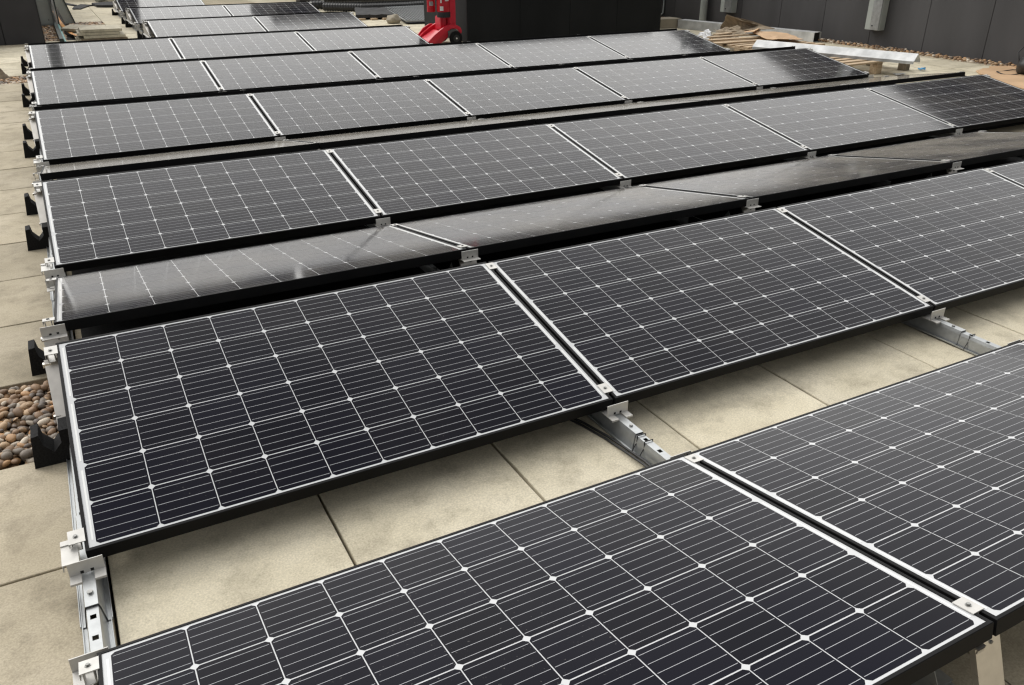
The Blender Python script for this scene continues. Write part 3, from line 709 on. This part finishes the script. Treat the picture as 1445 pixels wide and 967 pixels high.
# galvanised ducts and the trunking lid on the pallet
mb = MB(); mb.box((9.83, 12.75, 0.002), (10.30, 13.1, .155))
one('concrete_block', mb, M['beige'], 'pale beige block at the right foot of the black enclosure', 'block', bevel=.006)
def channel_between(a, b, w, h, name, m, label, cat, endm=None, z=.002):
    a, b = Vector(a), Vector(b); v = (b-a); L = v.length; ang = math.atan2(v.y, v.x)
    o = thing(name, label, cat, (a.x, a.y, z), (0, 0, ang))
    mb = MB(); mb.box((0, 0, 0), (L, .003, h)); mb.box((0, .003, h-.003), (L, w-.003, h)); mb.box((0, w-.003, 0), (L, w, h)); mb.box((0, 0.003, 0), (L, w-.003, .003)); part('channel', mb, m, o)
    mb = MB(); mb.box((L-.03, .006, .006), (L-.028, w-.006, h-.006)); part('end_plug', mb, endm or M['dark'], o)
    return o
channel_between((10.17, 12.69), (10.73, 10.05), .20, .14, 'steel_duct', M['pvcwhite'], 'long galvanised duct lying along the right wall behind the cardboard', 'duct')
o = thing('folded_metal_sheet', 'long folded white steel lid lying across the pallet', 'metal lid')
A, B = Vector((8.53, 8.98, 0)), Vector((9.22, 7.03, 0)); v = (B-A).normalized(); nrm = Vector((-v.y, v.x, 0))   # nrm points towards wall
mb = MB()
def T_(s, e, z): p = A + v*s + nrm*e; return (p.x, p.y, z)
Lr = (B-A).length
for (e0, z0, e1, z1) in ((-.11, .185, 0, .262), (0, .262, .11, .185), (-.11, .185, -.11, .155), (.11, .185, .11, .155)):
    for o_ in (0, -.003): mb.face([T_(0, e0, z0+o_), T_(Lr, e0, z0+o_), T_(Lr, e1, z1+o_), T_(0, e1, z1+o_)])
part('lid_sheet', mb, M['pvcwhite'], o)
# pallet
def pallet(x, y, rz, label):
    pal = thing('pallet', label, 'pallet', (x, y, 0), (0, 0, rz))
    for i in range(7):
        mb = MB(); mb.box((0, i*.155, .132), (1.2, i*.155+random.uniform(.085, .10), .152)); part('deck_board', mb, M['wood'], pal, bevel=.002, rot=(0, 0, random.uniform(-.008, .008)))
    for xx in (.0, .55, 1.10):
        mb = MB(); mb.box((xx, 0, .111), (xx+.10, 1.03, .1315)); part('stringer', mb, M['wood'], pal, bevel=.002)
        for yy in (.0, .46, .93):
            mb = MB(); mb.box((xx, yy, .002), (xx+.10, yy+.10, .1105)); part('block', mb, M['wood'] if xx < .9 else M['woodgrey'], pal, bevel=.003)
pallet(8.41, 7.33, .06, 'softwood pallet under the right end of the long white lid')
pallet(8.55, 8.80, .10, 'second softwood pallet, under the cardboard heap')
for k in range(4):
    mb = MB(); mb.box((-.45, -.045, 0), (.55, .05, .018))
    one('loose_board', mb, M['wood'], ['lowest loose softwood board beside the cardboard', 'loose board pointing to the white lid end', 'split board on top of the board heap', 'narrow board half under the cardboard', 'short pale board nearest the panel row corner'][k], 'board', bevel=.002,
        loc=(8.75+.12*k+random.uniform(-.06, .06), 9.55+.17*k, .156+.019*k), rot=(0, 0, .12+random.uniform(-.25, .25)))
# cardboard
def sheet(corners, th, m, name, label, cat, sub=6, crumple=.02, seed=1):
    r = random.Random(seed); a, b, c, d_ = [Vector(p) for p in corners]; mb = MB(); G = []
    for i in range(sub+1):
        G.append([])
        for j in range(sub+1):
            u, w = i/sub, j/sub; p = (a*(1-u)+b*u)*(1-w)+(d_*(1-u)+c*u)*w
            G[-1].append(p+Vector((r.uniform(-1, 1), r.uniform(-1, 1), abs(r.uniform(-1, 1))))*crumple)
    for i in range(sub):
        for j in range(sub):
            q = [G[i][j], G[i+1][j], G[i+1][j+1], G[i][j+1]]
            mb.face(q); mb.face([p-Vector((0, 0, th)) for p in q][::-1])
    E_ = [G[i][0] for i in range(sub+1)]+[G[sub][j] for j in range(1, sub+1)]+[G[i][sub] for i in range(sub-1, -1, -1)]+[G[0][j] for j in range(sub-1, 0, -1)]
    for p, q in zip(E_, E_[1:]+E_[:1]): mb.face([p, q, q-Vector((0, 0, th)), p-Vector((0, 0, th))])
    return one(name, mb, m, label, cat)
sheet([(9.42, 10.75, .14), (9.33, 9.95, .26), (9.86, 10.02, .24), (9.20, 10.36, .44)], .006, M['card'], 'cardboard_sheet', 'dark brown folded cardboard flap standing up on the heap', 'cardboard', seed=3, crumple=.012)
sheet([(9.20, 10.36, .43), (9.40, 10.10, .34), (9.95, 10.15, .22), (9.85, 10.90, .14)], .006, M['card'], 'cardboard_sheet', 'long tapering cardboard fold behind the upright flap', 'cardboard', seed=4, crumple=.012)
sheet([(9.46, 10.76, .10), (9.15, 9.71, .27), (9.50, 9.95, .27), (9.80, 10.74, .11)], .006, M['peach'], 'cardboard_sheet', 'flat orange-brown cardboard sheet in front of the upright flap', 'cardboard', seed=5, crumple=.010)
sheet([(9.05, 9.35, .20), (9.55, 9.15, .19), (9.85, 9.75, .20), (9.35, 10.05, .24)], .006, M['peach'], 'cardboard_sheet', 'orange-brown carton flap at the left end of the white lid', 'cardboard', seed=15, crumple=.014)
sheet([(8.80, 10.05, .18), (9.15, 9.85, .20), (9.25, 10.15, .30), (8.95, 10.35, .22)], .006, M['card'], 'cardboard_sheet', 'crumpled carton scrap left of the upright flap', 'cardboard', seed=16, crumple=.03)
sheet([(9.22, 10.78, .09), (9.05, 10.22, .08), (9.30, 10.30, .10), (9.38, 10.74, .11)], .006, M['card'], 'cardboard_sheet', 'small brown carton piece nearest the panels', 'cardboard', seed=6, crumple=.02)
sheet([(9.41, 11.22, .05), (9.12, 10.62, .06), (9.20, 10.62, .15), (9.42, 11.0, .14)], .004, M['poly'], 'packing_film', 'white packing film on the heap by the panel corner', 'plastic film', seed=7, crumple=.035)
sheet([(9.49, 10.86, .11), (9.35, 10.66, .20), (9.43, 10.62, .19), (9.60, 10.92, .11)], .004, M['poly'], 'packing_film', 'white film scrap at the upright cardboard flap\'s left end', 'plastic film', seed=8, crumple=.02)
# orange tarpaulin sheet at right, black bag, blue rag
blob([(9.55, 5.9), (10.12, 6.88), (10.49, 7.03), (10.72, 7.05), (11.03, 6.99), (10.95, 6.2), (10.8, 5.2), (9.5, 5.1)], .003, .012, 9, M['peach'], 'board_sheet', 'flat pale orange sheet lying on the paving at far right', 'sheet')
bag = thing('tool_bag', 'black bag with a wire loop on the orange sheet at right edge', 'bag')
bm = bmesh.new(); bmesh.ops.create_icosphere(bm, subdivisions=3, radius=1)
for v in bm.verts:
    c = v.co; n_ = 1+.10*math.sin(5*c.x+2*c.y)*math.cos(4*c.z+c.x)
    v.co = Vector((c.x*.26*n_, c.y*.22*n_, max(c.z, -.55)*.15*n_+.095))
me = bpy.data.meshes.new('bag_body'); bm.to_mesh(me); bm.free(); me.materials.append(M['black']); me.polygons.foreach_set('use_smooth', [True]*len(me.polygons))
link('bag_body', me, bag, (10.62, 6.42, .012))
mb = MB(); mb.tube([(10.45+.20*math.cos(t), 6.62+.14*math.sin(t), .02+.01*math.sin(3*t)) for t in [k*.35 for k in range(15)]], .006, 6)
mb.tube([(10.56, 6.60, .06), (10.58, 6.68, .24), (10.64, 6.62, .36), (10.76, 6.52, .40)], .008, 6); part('wire_loop', mb, M['black'], bag, smooth=True)
sheet([(9.66, 7.28, .012), (9.72, 7.26, .015), (9.78, 7.33, .02), (9.72, 7.34, .012)], .006, M['blue'], 'blue_rag', 'small bright blue rag on the paving beside the pallet end', 'rag', seed=11, crumple=.02, sub=5)
sheet([(9.12, 7.18, .008), (9.25, 7.16, .01), (9.27, 7.24, .012), (9.14, 7.26, .008)], .004, M['poly'], 'paper_scrap', 'tiny white paper scrap in front of the pallet', 'paper scrap', seed=12, crumple=.01, sub=4)

# ------------------------------------------------------------------ red extinguisher trolley
t = thing('extinguisher_trolley', 'bright red two-wheeled extinguisher trolley at the black enclosure corner', 'trolley', (4.87, 12.30, 0))
def arc(cx, cz, r, a0, a1, n): return [(cx+r*math.cos(math.radians(a0+(a1-a0)*k/n)), cz+r*math.sin(math.radians(a0+(a1-a0)*k/n))) for k in range(n+1)]
# side cheek seen from the front: toe at left, arch over the wheel at right
outer = [(.30, .045), (.36, .10), (.44, .165), (.53, .225), (.60, .265), (.66, .29), (.72, .30), (.80, .29), (.865, .255), (.885, .20), (.875, .165), (.855, .165)]
inner = [(.84, .20), (.80, .235), (.75, .245), (.69, .235), (.64, .205), (.58, .165), (.50, .105), (.455, .05), (.42, .02), (.33, .015)]
for y in (-.02, .40):
    mb = MB(); mb.prism(outer+inner, 'y', y, y+.055); part('wheel_guard', mb, M['red'], t, bevel=.006)
mb = MB(); mb.prism([(.31, .02), (.33, .06), (.58, .20), (.68, .22), (.68, .12), (.56, .03)], 'y', .04, .395); part('base_tray', mb, M['red'], t, bevel=.006)
mb = MB(); mb.prism([(.31, .075), (.35, .11), (.45, .22), (.56, .275), (.62, .28), (.62, .24), (.5, .18), (.40, .08)], 'y', .455, .49); part('rear_guard', mb, M['red'], t, bevel=.006)
mb = MB(); mb.box((.700, .06, .22), (.775, .40, 1.15)); part('back_column', mb, M['red'], t, bevel=.018)
mb = MB(); mb.box((.776, .10, .22), (.845, .36, 1.18)); part('column_rib', mb, M['red'], t, bevel=.01)
mb = MB(); mb.box((.595, .10, .21), (.69, .32, .405)); part('cradle_post', mb, M['red'], t, bevel=.012)
mb = MB(); mb.cyl((.70, .03, .46), .035, .05, axis='y', n=16); mb.cyl((.715, .02, .43), .028, .03, axis='y', n=14); part('bracket_knob', mb, M['red'], t, bevel=.006)
mb = MB(); mb.tube([(.80, .06, 1.12), (.83, .06, 1.22), (.83, .38, 1.22), (.80, .38, 1.12)], .018, 10); part('handle', mb, M['black'], t, smooth=True)
for y in (-.055, .46):
    w = thing('x', '', '') if False else None
    mb = MB(); mb.cyl((.775, y, .105), .100, .05, axis='y', n=30); wh = part('wheel', mb, M['rubber'], t, bevel=.008)
    mb = MB(); mb.cyl((.775, y-.006, .105), .052, .062, axis='y', n=20); part('hub', mb, M['black'], wh, bevel=.003)
    mb = MB(); mb.cyl((.775, y-.014, .105), .012, .078, axis='y', n=10); part('axle_cap', mb, M['white'], wh)
def extinguisher(x, y, r, z0, label, big):
    o = thing('fire_extinguisher', label, 'fire extinguisher', (x, y, z0))
    mb = MB(); n = 28
    prof = [(r*.98, .075), (r, .09), (r, .46), (r*.93, .50), (r*.7, .535), (r*.35, .555), (.018, .56), (.018, .60)]
    def ring(rr, z): return [(rr*math.cos(2*math.pi*k/n), rr*math.sin(2*math.pi*k/n), z) for k in range(n)]
    rs = [ring(a, b) for a, b in prof]
    for a, b in zip(rs, rs[1:]):
        for k in range(n): mb.face([a[k], a[(k+1) % n], b[(k+1) % n], b[k]])
    mb.face(rs[0][::-1]); mb.face(rs[-1]); body = part('cylinder', mb, M['redmetal'], o)
    for pl in body.data.polygons: pl.use_smooth = len(pl.vertices) == 4
    mb = MB(); mb.cyl((0, 0, 0 if big else .03), r*1.02, .075 if big else .044, n=n); part('foot_ring', mb, M['black'] if big else M['redmetal'], o)
    mb = MB(); mb.box((-.02, -.05, .60), (.02, .03, .63)); mb.box((-.012, -.12, .63), (.012, .02, .65)); mb.box((-.012, -.11, .60), (.012, -.02, .612)); part('valve_lever', mb, M['black'], o, bevel=.003)
    def lab(a0, a1, z1, z2, m, name='label_patch'):
        mb = MB(); N = 6
        for k in range(N):
            p, q = math.radians(a0+(a1-a0)*k/N), math.radians(a0+(a1-a0)*(k+1)/N); rr = r+.0012
            mb.face([(rr*math.cos(p), rr*math.sin(p), z1), (rr*math.cos(q), rr*math.sin(q), z1), (rr*math.cos(q), rr*math.sin(q), z2), (rr*math.cos(p), rr*math.sin(p), z2)])
        part(name, mb, m, o)
    if big:
        lab(216, 246, .095, .155, M['white']); lab(262, 300, .225, .30, M['white']); lab(222, 232, .20, .26, M['white']); lab(250, 262, .27, .30, M['white'])
    else:
        for k in range(5): lab(225, 268, .20+k*.030, .216+k*.030, M['white'])
        lab(225, 280, .12, .175, M['pvcwhite'], 'label_table')
        for k in range(3): lab(230, 274, .130+k*.014, .136+k*.014, M['dark'])
extinguisher(5.497, 12.36, .098, .400, 'red fire extinguisher with black foot ring on the trolley', True)
extinguisher(5.350, 12.48, .060, .440, 'slimmer red fire extinguisher with white printed label, left on the trolley', False)

# ------------------------------------------------------------------ far middle: mats, pipes, bags
def grating(corners, n, label, loc_z=.02):
    a, b, c, d_ = [Vector(p) for p in corners]
    o = thing('wire_mesh', label, 'mesh panel')
    mb = MB()
    for p, q in ((a, b), (b, c), (c, d_), (d_, a)): mb.tube([p, q], .014, 6)
    part('frame', mb, M['galv'], o)
    mb = MB()
    for k in range(1, n):
        u = k/n; mb.tube([a*(1-u)+b*u+Vector((0, 0, .006)), d_*(1-u)+c*u+Vector((0, 0, .006))], .011, 5)
    part('wires', mb, M['galv'], o, kind='stuff')
    mb = MB(); e = Vector((0, 0, -.03)); mb.face([a+e, b+e, c+e, d_+e]); mb.face([p+e+Vector((0, 0, -.012)) for p in (a, b, c, d_)]); part('backing_mat', mb, M['felt'], o)
grating([(6.15, 15.55, .06), (7.35, 15.35, .06), (7.85, 18.1, .10), (6.64, 18.0, .10)], 22, 'black wire mesh panel lying between felt rolls and red trolley')
sheet([(5.60, 16.75, .09), (6.28, 16.55, .08), (6.55, 17.75, .12), (5.95, 17.9, .12)], .06, M['felt'], 'felt_sheet', 'thick dark felt slab left of the wire mesh panel', 'felt sheet', seed=21, crumple=.02)
for k in range(3):
    mb = MB(); mb.box((5.62+.22*k, 16.62-.06*k, .0), (5.74+.22*k, 16.72-.06*k, .035))
    one('wood_offcut', mb, M['wood'], ['left', 'middle', 'right'][k]+' small wood offcut under the dark felt slab', 'wood offcut', bevel=.003)
def corr(pts, r, label, k0):
    mb = MB(); n = 90; P = [Vector(p) for p in pts]
    pl = []
    for i in range(n+1):
        u = i/n*(len(P)-1); j = min(int(u), len(P)-2); w = u-j; pl.append(P[j]*(1-w)+P[j+1]*w)
    rings = []
    for i, p in enumerate(pl):
        t_ = (pl[min(i+1, n)]-pl[max(i-1, 0)]).normalized(); a = t_.cross(Vector((0, 0, 1))).normalized(); b = t_.cross(a); rr = r*(1 if i % 2 else .88)
        rings.append([p+rr*(math.cos(q*math.pi/5)*a+math.sin(q*math.pi/5)*b) for q in range(10)])
    for A_, B_ in zip(rings, rings[1:]):
        for q in range(10): mb.face([A_[q], A_[(q+1) % 10], B_[(q+1) % 10], B_[q]])
    mb.face(rings[0]); mb.face(rings[-1]); one('drainage_pipe', mb, M['black'], label, 'drainage pipe')
corr([(5.60, 18.9, .09), (6.3, 18.35, .09), (7.2, 18.3, .09), (8.2, 18.5, .10)], .085, 'nearest black corrugated pipe lying across the back', 0)
corr([(5.45, 19.4, .10), (6.4, 19.1, .10), (7.6, 19.15, .10), (8.3, 19.2, .10)], .095, 'farther black corrugated pipe lying across the back', 1)
corr([(5.7, 19.15, .23), (6.5, 18.75, .235), (7.4, 18.72, .235), (8.2, 18.85, .24)], .07, 'topmost black corrugated pipe resting on the other two', 2)
def lumpy(cx, cy, sx, sy, sz, seed, m, name, label, cat):
    r = random.Random(seed); bm = bmesh.new(); bmesh.ops.create_icosphere(bm, subdivisions=3, radius=1)
    ph = [r.uniform(0, 6) for _ in range(4)]
    for v in bm.verts:
        c = v.co; n_ = 1+.14*math.sin(4*c.x+ph[0])*math.cos(5*c.y+ph[1])+.06*math.sin(9*c.z+ph[2]+4*c.x)
        v.co = Vector((c.x*sx*n_, c.y*sy*n_, (max(c.z, -.6)+.6)*sz*n_))
    me = bpy.data.meshes.new(name); bm.to_mesh(me); bm.free(); me.materials.append(m); me.polygons.foreach_set('use_smooth', [True]*len(me.polygons))
    thing(name, label, cat, (cx, cy, 0), me=me)
lumpy(6.35, 21.6, .42, .35, .30, 1, M['poly'], 'rubble_sack', 'left white plastic sack at the back edge', 'sack')
lumpy(7.25, 21.3, .50, .35, .28, 2, M['poly'], 'rubble_sack', 'right crumpled white plastic sack at the back edge', 'sack')
mb = MB(); mb.box((5.55, 20.6, 0), (6.05, 20.95, .13)); one('black_crate', mb, M['black'], 'low black crate just behind the far two-panel row', 'crate', bevel=.01)
mb = MB(); mb.box((8.15, 21.0, 0), (9.1, 21.4, .16)); one('black_crate', mb, M['black'], 'low black crate right of the white sacks', 'crate', bevel=.01)
mb = MB(); mb.tube([(8.35, 20.0, 0.0), (8.35, 20.0, 1.1)], .025, 10); one('steel_post', mb, M['galv'], 'thin steel post standing behind the black pipes', 'post')
lumpy(6.02, 15.85, .14, .12, .09, 5, M['beige'], 'sand_heap', 'little pale sand heap at the mesh panel\'s near corner', 'sand heap')
lumpy(6.75, 15.30, .16, .12, .11, 6, M['beige'], 'sand_heap', 'little pale sand heap in front of the mesh panel', 'sand heap')

# ------------------------------------------------------------------ repeats share a group
GROUPS = {'added_dark_mat': 'added black mats darkening the ground under the tilted rows', 'gable_plate': 'end plates of the far rows', 'felt_sheet': 'dark felt sheets on the paving',
          'drainage_pipe': 'black corrugated pipes at the back', 'loose_board': 'loose softwood boards on the pallet heap', 'cardboard_sheet': 'cardboard on the pallet heap',
          'packing_film': 'white film scraps on the heap', 'rubble_sack': 'white sacks at the back edge', 'black_crate': 'black crates at the back edge',
          'trunking_box': 'trunking boxes on the right wall', 'pallet': 'softwood pallets by the right wall', 'fire_extinguisher': 'fire extinguishers on the red trolley',
          'wood_offcut': 'wood offcuts under the felt slab', 'sand_heap': 'small sand heaps by the mesh'}
for o in list(scene.objects):
    if o.parent is None and o.get('category') and not o.get('group'):
        k = o.name.split('.')[0]
        if k in GROUPS: o['group'] = GROUPS[k]
